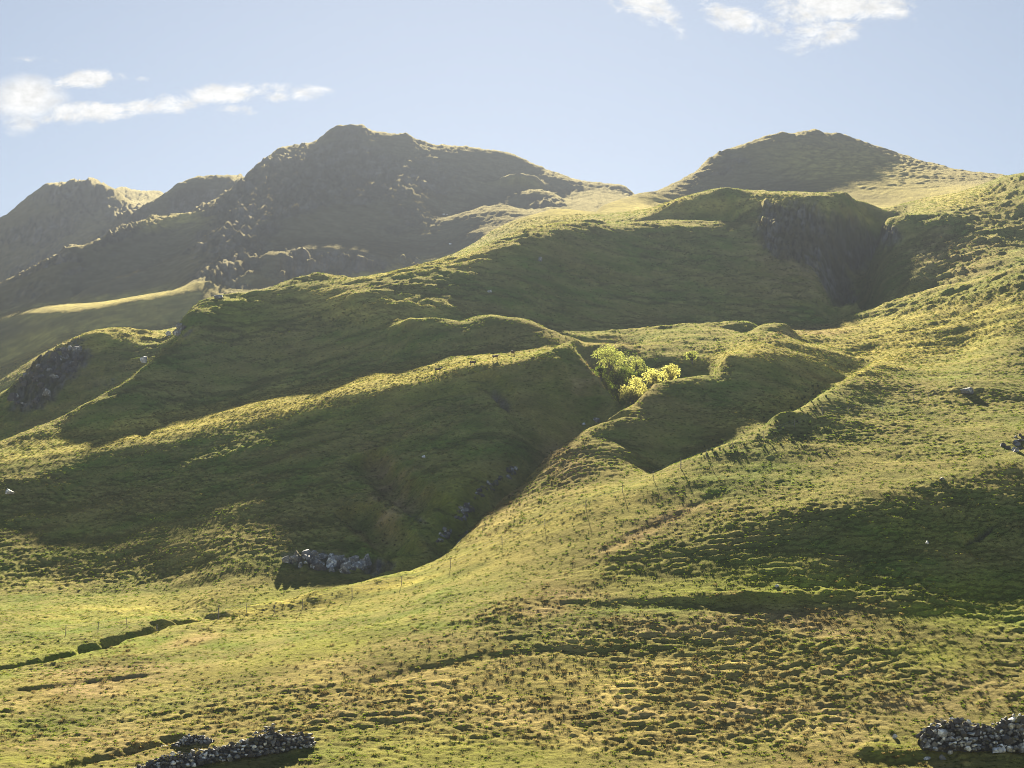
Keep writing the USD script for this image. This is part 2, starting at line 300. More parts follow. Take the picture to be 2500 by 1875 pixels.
KNOBS = [(842,310,1416,8,12,1.6), (812,320,1400,4,8,1.0), (890,312,1425,4,8,.8), (1010,340,1408,10,12,.8), (1895,330,1166,5,10,.5), (2012,326,1202,8,10,.3), (215,440,1565,7,10,1.2), (165,446,1585,10,10,.8), (112,452,1590,6,10,.8), (690,366,1387,10,12,1.0), (1400,442,1360,6,8,1.0), (1545,470,952,3,4,.5)]
MOUNDS = [(2170,1835,155.5,2.2,1.6,0.35), (2330,1815,156.5,3.4,1.4,0.25), (1850,1480,202,7,1.5,0.4), (470,1545,224,4,1.2,.7), (1890,1040,288,2.4,2.2,.8)]
def dist_to(P, x, y):
    best = np.full(np.shape(x), 1e9)
    for (ax, ay), (bx, by) in zip(P[:-1], P[1:]):
        h = np.clip(((x - ax) * (bx - ax) + (y - ay) * (by - ay)) / ((bx - ax) ** 2 + (by - ay) ** 2), 0, 1)
        best = np.minimum(best, (x - ax - h * (bx - ax)) ** 2 + (y - ay - h * (by - ay)) ** 2)
    return np.sqrt(best)
def earthworks(x, y):
    z = np.zeros(np.shape(x))
    sel = (y > 130) & (y < 720)
    xs, ys = x[sel] + 0.8 * gnoise(x[sel] / 3, y[sel] / 3, 91), y[sel] + 0.8 * gnoise(x[sel] / 3, y[sel] / 3, 93)
    zz = np.zeros(len(xs))
    for P, w, dep in CUTS:
        zz -= dep * (1 - sstep(0.3 * w, 1.5 * w, dist_to(P, xs, ys)))
    for px, py, d, rx, ry, h in MOUNDS:
        cx = sight(px, py)[0] * d
        zz += h * np.exp(-((xs - cx) / rx) ** 2 - ((ys - d) / ry) ** 2)
    z[sel] = zz
    sel = (y > 900) & (y < 1700)
    for px, py, d, rx, ry, h in KNOBS:
        z[sel] += h * np.exp(-((x[sel] - sight(px, py)[0] * d) / rx) ** 4 - ((y[sel] - d) / ry) ** 2)
    return z

def land_height(t, d, want_masks=False):
    """height of the land with its lumps, hummocks and crags, and what grows where"""
    t, d = np.asarray(t, float), np.asarray(d, float)
    e = base_slope(t, d)
    x, y = t * d, d
    z0 = e * d
    # slope of the smooth land
    dd = d * 0.004
    zy = (base_slope(t, d + dd) * (d + dd) - base_slope(t, d - dd) * (d - dd)) / (2 * dd)
    px, py = t * F * math.cos(PITCH) + 1250, 937.5 - np.tan(np.arctan(e) - PITCH) * F
    far = sstep(620, 900, d)
    wob = fbm(x / 30, y / 30, 3, 3) * 18 * (1 + far)
    pxw, pyw = px + wob, py + fbm(x / 30, y / 30, 3, 9) * 14 * (1 + .5 * far)
    B = lambda *a: blob(pxw, pyw, *a)
    nr = lambda a, b: ((d > a) & (d < b)).astype(np.float32)
    rock = np.zeros_like(z0)
    for a, b, bl in ROCKS:
        m = nr(a, b)
        for q in bl:
            rock = np.maximum(rock, m * B(*q[:5]) * q[5])
    rough = fbm(x / 9 / (1 + far), y / 9 / (1 + far), 4, 21, 0.6)
    rock = sstep(0.25, 0.75, rock + 0.35 * rough * (rock > 0.05))
    nearw = 1 - far
    lump = 0.55 * fbm(x / 38, y / 38, 3, 31) + 0.22 * fbm(x / 11, y / 11, 2, 35)
    hum1 = np.abs(gnoise(x / 1.9 + 0.3 * gnoise(x / 3, y / 3, 2), y / 1.9, 41)) - 0.3
    hum2 = np.abs(gnoise(x / 0.85, y / 0.85, 44)) - 0.3
    field = blob(px, py, 1350, 1310, 1000, 105, -21) * (d < 262)
    hm = (1 - 0.75 * field) * 0.35 + (1 - 0.6 * field) * 0.65 * sstep(-0.35, 0.35, fbm(x / 22, y / 22, 3, 50))
    hum = (0.20 * hum1 + 0.13 * hum2) * hm
    fl = 0.9 * np.abs(gnoise(x / 4, y / 5, 69)) - 1.1 + 1.3 * fbm(x / 95, y / 95, 4, 61) + 1.0 * np.abs(fbm(x / 24, y / 24, 3, 66)) + 0.5 * np.abs(gnoise(x / 7, y / 7, 68))
    st = sstep(0.2, 0.4, zy)
    ph = z0 / (0.62 + 0.9 * sstep(400, 520, d)) + 1.6 * fbm(x / 14, y / 20, 3, 71)
    terr = (np.abs((ph % 1.0) - 0.35) * 2 - 0.5) * (0.08 + 0.44 * sstep(400, 520, d)) * st * hm
    crag = np.abs(fbm(x / (3.5 + 9 * far), y / (7 + 14 * far), 4, 81, 0.62)) * (2.2 + 4.5 * far + 2.0 * ((d > 500) & (d < 720))) + np.abs(gnoise(x / (1.2 + 3 * far), y / (2.5 + 6 * far), 84)) * (0.8 + 1.0 * far)
    dn = sstep(95, 150, d) * (1 - sstep(1900, 2300, d))
    z = z0 + dn * (nearw * (lump * np.clip(d / 330, 0.4, 1.2) + sstep(330, 480, d) * (0.55 * (np.abs(gnoise(x / 4.6, y / 4.6, 47)) - .3) + 0.9 * (np.abs(fbm(x / 13, y / 13, 3, 49)) - .2)) * hm + hum * (1 - rock) + terr * (1 - rock)) + far * fl * (0.35 + 0.65 * sstep(700, 1300, d)) * np.clip((d - 600) / 500, .45, 1) + rock * (crag - 0.9 - 1.6 * far)) + earthworks(x, y)
    if not want_masks:
        return z
    return z, dict(x=x, y=y, px=pxw, py=pyw, rock=rock, zy=zy, hm=hm, z0=z0, far=far, rough=rough, hum=hum)

# distance range, (x, y, rx, ry, tilt, strength)
ROCKS = [
 (330, 445, [(440,790,34,30,-50,1), (505,726,30,14,-20,1), (330,880,40,10,-55,.6)]),
 (425, 520, [(95,930,95,60,-45,1), (170,880,60,40,-40,.8), (250,930,60,40,0,.4)]),
 (520, 720, [(1960,570,120,85,30,1), (1900,540,60,40,20,1), (2040,650,50,80,-30,.9), (2080,560,60,70,0,.9), (2150,570,40,60,-50,.8)]),
 (255, 345, [(775,1372,85,24,5,.9), (930,1385,50,26,0,.8), (1220,960,22,40,-40,.8), (1020,1255,30,16,40,.6)]),
 (195, 260, [(2430,1090,60,16,-10,.6), (2380,1300,60,10,-35,.7), (2360,960,22,16,-35,.9), (2470,1060,40,26,-10,.8)]),
 (800, 1060, [(555,645,110,75,-40,.85), (500,590,70,36,-40,.7), (600,590,90,60,-30,.8), (780,635,130,40,5,1), (890,640,60,26,10,.8), (1010,640,40,26,0,.8), (700,660,50,40,-40,.8)]),
 (995, 1500, [(560,560,90,50,-40,.8), (700,450,190,90,-20,1), (870,420,180,80,10,.95), (560,520,80,60,-45,.9), (1050,430,110,50,10,.7), (850,330,70,30,0,.7), (640,400,40,30,-45,.7), (300,560,120,24,-25,.8), (100,640,120,40,-20,.7), (460,490,60,40,-20,.9),(1320,490,60,30,10,.7), (1000,530,70,40,0,.6)]),
 (1200, 1720, [(180,480,110,40,5,1), (180,446,90,16,0,.7), (100,560,140,40,-15,.8), (480,480,80,30,-10,.9), (300,520,80,30,-10,.7)]),
 (900, 1210, [(1800,390,60,24,10,.6), (1760,410,50,14,-10,.6)]),
 (860, 1080, [(230,640,120,14,-25,.35), (400,560,120,18,-25,.5), (100,700,120,24,-20,.5), (300,720,80,10,-10,.4)]),
]
def paint(m, d):
    """base colour of what grows or lies there"""
    x, y, px, py = m['x'], m['y'], m['px'], m['py']
    B = lambda *a: blob(px, py, *a)
    def c(r, g, b): return np.array([r, g, b], np.float32)
    mixc = lambda a, b, w: a * (1 - w[..., None]) + b * w[..., None]
    n1 = sstep(-0.5, 0.5, fbm(x / 26, y / 26, 4, 101))
    n2 = sstep(-0.45, 0.45, fbm(x / 6, y / 6, 3, 111))
    col = mixc(c(.050, .088, .008)[None, None], c(.110, .103, .021), n1)
    col = mixc(col, c(.188, .150, .046), np.clip(n2 * 0.45 + m['hum'] * 2.0, 0, 0.7))
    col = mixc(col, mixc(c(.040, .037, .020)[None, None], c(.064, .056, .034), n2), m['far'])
    brown = np.zeros_like(n1)
    for a, b, bl in BROWNS:
        for q in bl: brown = np.maximum(brown, ((d > a) & (d < b)) * B(*q[:5]) * q[5])
    col = mixc(col, mixc(c(.145, .085, .032)[None, None], c(.21, .145, .068), n2), np.clip(brown * (0.6 + 0.5 * n2), 0, 1))
    moss = np.zeros_like(n1)
    for a, b, bl in MOSSES:
        for q in bl: moss = np.maximum(moss, ((d > a) & (d < b)) * B(*q[:5]) * q[5])
    col = mixc(col, c(.105, .132, .006), np.clip(moss * (0.5 + 0.6 * n2), 0, 1))
    straw = np.zeros_like(n1)
    for a, b, bl in STRAWS:
        for q in bl: straw = np.maximum(straw, ((d > a) & (d < b)) * B(*q[:5]) * q[5])
    col = mixc(col, c(.30, .250, .048), np.clip(straw * (0.5 + 0.6 * n2), 0, 1))
    far_ = m['far']; zz = m['z0']
    r = sstep(-0.35, 0.4, fbm(x / (1.6 + 3.5 * far_), zz / (3.2 + 7 * far_), 4, 121, .62) + 0.25 * m['rough'])
    r = r * (0.35 + 0.65 * sstep(-.3, .3, fbm(x / (9 + 18 * far_), zz / (14 + 20 * far_), 3, 125)))
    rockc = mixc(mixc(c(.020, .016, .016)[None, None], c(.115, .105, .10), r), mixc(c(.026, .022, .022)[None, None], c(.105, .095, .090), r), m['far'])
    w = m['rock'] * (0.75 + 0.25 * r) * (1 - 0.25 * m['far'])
    return mixc(col, rockc, w), dict(brown=brown, moss=moss, straw=straw)
BROWNS = [(150, 240, [(470,1565,90,14,-10,1), (250,1650,220,60,-12,.75), (1320,1480,160,50,-15,.8), (1650,1540,330,40,0,.6), (2000,1520,200,60,8,.8), (2080,1840,220,50,0,.8), (1780,1200,110,20,-25,.7), (1600,1275,170,16,-27,1), (2000,1470,260,16,2,.6), (350,1800,160,20,-5,.5), (1500,1690,950,130,0,.85), (700,1780,700,70,-4,.6), (800,1690,300,40,-10,.45), (2000,1400,80,24,0,.3)]),
          (240, 330, [(1380,1130,60,60,-60,.8), (960,1190,60,60,40,.8), (1180,1250,120,60,-30,.7), (950,1270,50,40,30,.8), (905,1300,60,26,35,.9), (935,1140,60,30,45,.9), (1570,950,50,30,0,.6)]),
          (330, 500, [(1440,930,50,70,45,.6), (1980,812,120,14,-5,.9), (1500,840,60,20,0,.5)]),
          (500, 720, [(2290,600,60,40,-40,.6), (2350,640,120,60,-20,.4), (1950,620,120,110,30,.5)])]
MOSSES = [(150, 240, [(1900,1430,430,55,3,1), (2350,1480,220,70,-5,1), (1750,1390,260,40,-8,.8), (2280,1600,160,40,0,.8), (800,1580,220,24,-15,.8), (200,1590,240,24,-4,.6), (1150,1840,300,40,0,.6), (900,1800,300,30,0,.4), (2170,1840,110,40,-10,1), (2200,1300,200,60,-5,.5), (100,1860,200,20,0,.6)]),
          (235, 330, [(1120,1230,90,60,-40,.8), (950,1330,80,40,0,.5), (650,1450,110,20,-12,.7)]),
          (330, 520, [(560,760,110,50,10,.8), (900,1050,180,80,0,.4), (1100,970,160,60,0,.4)])]
STRAWS = [(150, 210, [(1500,1650,700,90,-3,.42), (1500,1780,600,60,0,.25), (600,1740,300,30,-8,.25)]), (200, 260, [(1150,1340,600,60,-20,.40), (800,1460,330,22,-12,.8), (330,1480,240,26,-8,.45), (2250,950,350,70,-15,.55), (1700,1560,400,60,5,.2)]),
          (260, 480, [(2250,820,330,80,-12,.85), (1900,860,200,40,-5,.7), (650,990,720,36,-11,1), (850,745,220,40,5,.7), (1850,990,120,30,-20,.5)]),
          (480, 960, [(1000,660,240,26,-12,.7), (1800,500,400,24,0,.8), (1350,530,150,30,-10,.7), (2330,480,180,24,0,.6), (200,830,300,60,-15,.7)]),
          (780, 1260, [(250,740,300,22,-8,.8), (2100,420,220,60,12,.6), (400,535,80,20,0,.8), (1350,440,150,20,0,.5)])]

D2, U2 = np.meshgrid(ROWS, COLS)                     # (columns, rows)
T2 = (U2 - 1250) / F
Z2, MK = land_height(T2, D2, True)
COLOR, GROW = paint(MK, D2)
# camera foot: level ground under the viewer
Z2[:, 0] = -1.75
P3 = np.stack([T2 * D2, D2, Z2], -1)

BUMP_FINE, BUMP_COARSE = 0.25, 0.3
land_mat = mat('land', {
    'col': ('attribute', {'attribute': 'displayColor'}),
    'pos': ('geometry', {}),
    'n1': ('noise_texture', {'scale': 2.2, 'detail': 7.0, 'roughness': 0.7}),
    'n2': ('noise_texture', {'scale': 0.16, 'detail': 5.0, 'roughness': 0.6}),
    'n3': ('noise_texture', {'scale': 0.75, 'detail': 5.0, 'roughness': 0.6}),
    'r1': ('map_range', {'from_min': 0.3, 'from_max': 0.7, 'to_min': 0.6, 'to_max': 1.4}),
    'r2': ('map_range', {'from_min': 0.3, 'from_max': 0.7, 'to_min': 0.62, 'to_max': 1.36}),
    'mul': ('math', {'math_type': 'multiply'}),
    'mc': ('vector_math', {'math_type': 'scale'}),
    'bump': ('bump', {'strength': 1.0, 'distance': BUMP_FINE}),
    'bump2': ('bump', {'strength': 1.0, 'distance': BUMP_COARSE}),
    'p': ('principled_bsdf', {'roughness': 1.0, 'diffuse_roughness': 0.0, 'specular_ior_level': 0.0, 'sheen_weight': 0.15, 'sheen_roughness': 0.4, 'sheen_tint': (0.85, 0.76, 0.40)}),
}, [('pos.position', 'n1.vector'), ('pos.position', 'n2.vector'), ('pos.position', 'n3.vector'), ('n1.fac', 'r1.value'), ('n2.fac', 'r2.value'), ('r1.result', 'mul.value1'), ('r2.result', 'mul.value2'),
    ('col.color', 'mc.vector1'), ('mul.value', 'mc.scale'), ('mc.vector', 'p.base_color'), ('n3.fac', 'bump2.height'), ('bump2.normal', 'bump.normal'), ('n1.fac', 'bump.height'), ('bump.normal', 'p.normal')], surface='p.BSDF')

def vertex_normals(P):
    gu = np.gradient(P, axis=0); gd = np.gradient(P, axis=1)
    n = np.cross(gu, gd); n /= np.maximum(np.linalg.norm(n, axis=-1, keepdims=True), 1e-9)
    return n * np.sign(n[..., 2:3])
N3 = vertex_normals(P3)

def split_curve(pts):
    P = np.array(pts, float); return np.interp(COLS, P[:, 0], P[:, 1])
near_edge = split_curve([(-300, 240), (500, 229), (700, 234), (980, 244), (1150, 258), (1330, 253), (1660, 264), (1900, 276), (2060, 302), (2130, 340), (2200, 420), (2290, 486), (2500, 470), (2800, 455)])
mid_edge = split_curve([(-300, 520), (430, 520), (640, 560), (900, 620), (1400, 640), (1540, 745), (1900, 755), (2150, 765), (2500, 780)])
def region_mesh(name, mask, label, cat):
    """the quads of the land sheet whose first corner lies in the mask, as one mesh"""
    q = np.argwhere(mask[:-1, :-1])
    n = len(ROWS)
    a = q[:, 0] * n + q[:, 1]
    quads = np.stack([a, a + n, a + n + 1, a + 1], 1)
    used, inv = np.unique(quads, return_inverse=True)
    m = UsdGeom.Mesh.Define(stage, '/World/' + name)
    m.CreatePointsAttr(Vt.Vec3fArray.FromNumpy(P3.reshape(-1, 3)[used].astype(np.float32)))
    m.CreateFaceVertexCountsAttr(Vt.IntArray.FromNumpy(np.full(len(quads), 4, np.int32)))
    m.CreateFaceVertexIndicesAttr(Vt.IntArray.FromNumpy(inv.reshape(-1).astype(np.int32)))
    m.CreateSubdivisionSchemeAttr('none')
    m.CreateNormalsAttr(Vt.Vec3fArray.FromNumpy(N3.reshape(-1, 3)[used].astype(np.float32))); m.SetNormalsInterpolation('vertex')
    pv = UsdGeom.PrimvarsAPI(m).CreatePrimvar('displayColor', T.Color3fArray, 'vertex')
    pv.Set(Vt.Vec3fArray.FromNumpy(COLOR.reshape(-1, 3)[used].astype(np.float32)))
    UsdShade.MaterialBindingAPI.Apply(m.GetPrim()).Bind(land_mat)
    meta(m, label, cat, kind='structure')
is_near = D2 < near_edge[:, None]
is_mid = ~is_near & (D2 < mid_edge[:, None])
right = (U2 > 1440) & (D2 < 1330) & ~is_near & ~is_mid
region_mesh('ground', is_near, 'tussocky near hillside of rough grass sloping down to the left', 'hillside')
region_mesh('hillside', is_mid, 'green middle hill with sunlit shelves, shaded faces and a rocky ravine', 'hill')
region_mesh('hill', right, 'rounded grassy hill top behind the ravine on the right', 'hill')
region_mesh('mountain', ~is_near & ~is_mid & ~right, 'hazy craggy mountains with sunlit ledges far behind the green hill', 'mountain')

# ------------------------------------------------------------------ haze
hz = trimesh.creation.box(bounds=[[-9500, -30, -30], [9500, 3400, 480]])
haze_mat = mat('haze', {'v': ('principled_volume', {'color': (0.70, 0.80, 1.0), 'density': HAZE, 'anisotropy': 0.62})}, [], volume='v.volume')
meta(usdkit.mesh(stage, '/World/haze', hz, haze_mat), kind='stuff')

# ------------------------------------------------------------------ finding places on the land
def at(px, py, d0=120.0, d1=1700.0):
    """where a sight line first meets the land: (x, y, z)"""
    t, e = sight(px, py)
    d = np.exp(np.arange(math.log(d0), math.log(d1), 0.0008))
    h = surf(np.full(len(d), float(t)), d) / d
    k = int(np.argmax(h >= e))
    if not h[k] >= e: return None
    return np.array([float(t) * d[k], d[k], h[k] * d[k]])
def surf(t, d):
    """height of the land sheet itself, between its corners"""
    u, d = np.asarray(t, float) * F + 1250, np.asarray(d, float)
    i = np.clip(np.searchsorted(COLS, u) - 1, 0, len(COLS) - 2); j = np.clip(np.searchsorted(ROWS, d) - 1, 0, len(ROWS) - 2)
    fi, fj = (u - COLS[i]) / (COLS[i + 1] - COLS[i]), (d - ROWS[j]) / (ROWS[j + 1] - ROWS[j])
    return (Z2[i, j] * (1 - fi) + Z2[i + 1, j] * fi) * (1 - fj) + (Z2[i, j + 1] * (1 - fi) + Z2[i + 1, j + 1] * fi) * fj
def land_z(x, y):
    x, y = np.atleast_1d(np.asarray(x, float)), np.atleast_1d(np.asarray(y, float))
    return surf(x / y, y)
def lz(x, y): return float(land_z(x, y)[0])

NAMES = {}
def numbered(parent, name):
    k = NAMES.get((parent, name), 0); NAMES[(parent, name)] = k + 1
    return f'{parent}/{name}' if k == 0 else f'{parent}/{name}_{k:03d}'
def thing(name, label, cat, loc=(0, 0, 0), rotz=0.0, group=None, scale=None):
    x = UsdGeom.Xform.Define(stage, numbered('/World', name))
    x.AddTranslateOp().Set(Gf.Vec3d(*map(float, loc))); x.AddRotateZOp().Set(float(math.degrees(rotz)))
    if scale: x.AddScaleOp().Set(Gf.Vec3f(scale, scale, scale))
    meta(x, label, cat, group)
    return str(x.GetPath())
def part(name, mesh, m, parent, smooth=False, label=None):
    g = usdkit.mesh(stage, numbered(parent, name), mesh, m, smooth=smooth)
    if label: meta(g, label)
    return str(g.GetPath())
def quick(path, v, f, m):
    """a faceted mesh prim, written directly (many small pieces)"""
    g = UsdGeom.Mesh.Define(stage, path)
    g.CreatePointsAttr(Vt.Vec3fArray.FromNumpy(np.asarray(v, np.float32)))
    g.CreateFaceVertexCountsAttr(Vt.IntArray.FromNumpy(np.full(len(f), 3, np.int32)))
    g.CreateFaceVertexIndicesAttr(Vt.IntArray.FromNumpy(np.asarray(f, np.int32).ravel()))
    g.CreateSubdivisionSchemeAttr('none')
    UsdShade.MaterialBindingAPI.Apply(g.GetPrim()).Bind(m)
    return g

# ------------------------------------------------------------------ materials of the small things
def stone_mat(name, dark, light, lichen, amount):
    return mat(name, {
        'pos': ('geometry', {}), 'n1': ('noise_texture', {'scale': 3.2, 'detail': 6.0, 'roughness': 0.7}), 'n2': ('noise_texture', {'scale': 2.3, 'detail': 5.0, 'roughness': 0.65, 'distortion': 0.5}),
        'oi': ('object_info', {}),
        'ramp': ('rgb_ramp', {'ramp': [(0.25, dark), (0.55, tuple(0.5 * (a + b) for a, b in zip(dark, light))), (0.8, light)]}),
        'lr': ('map_range', {'from_min': 1 - amount, 'from_max': 1.08 - amount, 'clamp': True}),
        'mx': ('mix_color', {'b': lichen, 'use_clamp': False}),
        'bump': ('bump', {'strength': 0.8, 'distance': 0.06}),
        'p': ('principled_bsdf', {'roughness': 0.9, 'specular_ior_level': 0.2})},
        [('pos.position', 'n1.vector'), ('pos.position', 'n2.vector'), ('n1.fac', 'ramp.fac'), ('n2.fac', 'lr.value'), ('lr.result', 'mx.fac'), ('ramp.color', 'mx.a'), ('mx.result', 'p.base_color'), ('n1.fac', 'bump.height'), ('bump.normal', 'p.normal')], surface='p.BSDF')
STONES = [stone_mat('stone_dark', (.030, .027, .024), (.12, .11, .10), (.36, .35, .31), .38),
          stone_mat('stone_grey', (.07, .066, .060), (.25, .24, .22), (.50, .49, .44), .45),
          stone_mat('stone_mossy', (.03, .03, .024), (.12, .115, .09), (.15, .13, .035), .48),
          stone_mat('stone_pale', (.15, .145, .135), (.36, .35, .33), (.62, .61, .57), .52)]
WHITE_STONE = stone_mat('stone_white', (.20, .205, .21), (.46, .465, .47), (.66, .67, .68), .5)
def plain(name, col, rough=0.85, var=0.35, scale=6.0):
    return mat(name, {'pos': ('geometry', {}), 'n': ('noise_texture', {'scale': scale, 'detail': 4.0}),
        'r': ('map_range', {'from_min': 0.3, 'from_max': 0.7, 'to_min': 1 - var, 'to_max': 1 + var}), 's': ('vector_math', {'math_type': 'scale', 'vector1': col}),
        'p': ('principled_bsdf', {'roughness': rough, 'specular_ior_level': 0.2})},
        [('pos.position', 'n.vector'), ('n.fac', 'r.value'), ('r.result', 's.scale'), ('s.vector', 'p.base_color')], surface='p.BSDF')
WOOD = plain('weathered_wood', (.16, .14, .12), var=.5, scale=9)
WIRE = plain('wire', (.25, .25, .25), .5)
BARK = plain('bark', (.13, .115, .10), var=.5)
HIDE = plain('deer_hide', (.085, .055, .035), var=.25, scale=3)
HORN = plain('deer_horn', (.16, .13, .10))
FLEECE = plain('fleece', (.72, .69, .62), .95, .08, 8)
FACE = plain('sheep_face', (.05, .045, .04))
def leafy(name, cols, trans, tint, nscale=0.35, seed_scale=1.0):
    """thin green stuff that lets the sun through: diffuse and translucent, patchy in colour"""
    return mat(name, {
        'pos': ('geometry', {}), 'oi': ('object_info', {}), 'n': ('noise_texture', {'scale': nscale, 'detail': 4.0, 'roughness': 0.65}),
        'isl': ('math', {'math_type': 'multiply_add', 'value2': 0.45, 'value3': -0.22}),
        'add': ('math', {'math_type': 'add'}),
        'ramp': ('rgb_ramp', {'ramp': list(zip(np.linspace(0.28, 0.72, len(cols)), cols))}),
        'tt': ('mix_color', {'blend_type': 'multiply', 'fac': 1.0, 'b': tint, 'use_clamp': False}),
        'd': ('diffuse_bsdf', {'roughness': 0.6}), 't': ('translucent_bsdf', {}), 'm': ('mix_closure', {'fac': trans})},
        [('pos.position', 'n.vector'), ('pos.random_per_island', 'isl.value1'), ('n.fac', 'add.value1'), ('isl.value', 'add.value2'), ('add.value', 'ramp.fac'), ('ramp.color', 'tt.a'), ('ramp.color', 'd.color'), ('tt.result', 't.color'),
         ('d.BSDF', 'm.closure1'), ('t.BSDF', 'm.closure2')], surface='m.closure')
GRASS_MATS = {
 'grass': leafy('grass', [(.075, .108, .009), (.125, .138, .016), (.19, .18, .036)], .45, (1.2, 1.2, 1.1)),
 'dry_grass': leafy('dry_grass', [(.15, .138, .032), (.20, .178, .05), (.26, .225, .085)], .42, (1.05, 1.02, 1.0)),
 'brown_rushes': leafy('brown_rushes', [(.10, .08, .03), (.15, .122, .05), (.21, .175, .08)], .45, (1.1, 1.05, 1.0)),
 'moss_grass': leafy('moss_grass', [(.085, .108, .008), (.13, .138, .014), (.18, .168, .028)], .45, (1.2, 1.2, 1.0)),
 'green_rushes': leafy('green_rushes', [(.03, .045, .012), (.05, .07, .018), (.08, .095, .025)], .35, (1.3, 1.3, 1.0)),
}

# ------------------------------------------------------------------ tussocks
def tussock(rng, blades, height, spread, width, droop=0.5):
    V, Fc = [], []
    for b in range(blades):
        a = rng.uniform(0, 2 * math.pi); r = rng.uniform(0, 0.45) * spread
        h = height * rng.uniform(0.6, 1.1); out = spread * rng.uniform(0.3, 1.0)
        w = width * rng.uniform(0.7, 1.3); ta = a + rng.uniform(-0.5, 0.5) + math.pi / 2
        sx, sy = math.cos(ta) * w / 2, math.sin(ta) * w / 2
        p = np.array([r * math.cos(a), r * math.sin(a), -0.08])
        q = p + [math.cos(a) * out * 0.35, math.sin(a) * out * 0.35, h * 0.75]
        e = p + [math.cos(a) * out, math.sin(a) * out, h * (1.05 - droop * rng.uniform(0.2, 1.0))]
        k = len(V)
        V += [p - [sx, sy, 0], p + [sx, sy, 0], q - [sx * .8, sy * .8, 0], q + [sx * .8, sy * .8, 0], e]
        Fc += [(k, k + 1, k + 3), (k, k + 3, k + 2), (k + 2, k + 3, k + 4)]
    return np.array(V), np.array(Fc)
def scatter(name, protos, pts, scl, label, seed):
    inst = UsdGeom.PointInstancer.Define(stage, '/World/' + name)
    rel = inst.CreatePrototypesRel()
    for k, (v, f) in enumerate(protos):
        pth = f'/World/{name}/tuft' + (f'_{k:03d}' if k else '')
        quick(pth, v, f, GRASS_MATS[name]); rel.AddTarget(pth)
    rng = np.random.default_rng(seed); n = len(pts)
    ang = rng.uniform(0, 2 * math.pi, n)
    q = np.zeros((n, 4), np.float32); q[:, 2] = np.sin(ang / 2); q[:, 3] = np.cos(ang / 2)     # imaginary first, real last
    inst.CreatePositionsAttr(Vt.Vec3fArray.FromNumpy(pts.astype(np.float32)))
    inst.CreateOrientationsAttr(Vt.QuathArray.FromNumpy(q.astype(np.float16)))
    inst.CreateScalesAttr(Vt.Vec3fArray.FromNumpy(scl.astype(np.float32)))
    inst.CreateProtoIndicesAttr(Vt.IntArray.FromNumpy(rng.integers(0, len(protos), n).astype(np.int32)))
    meta(inst, label, kind='stuff')

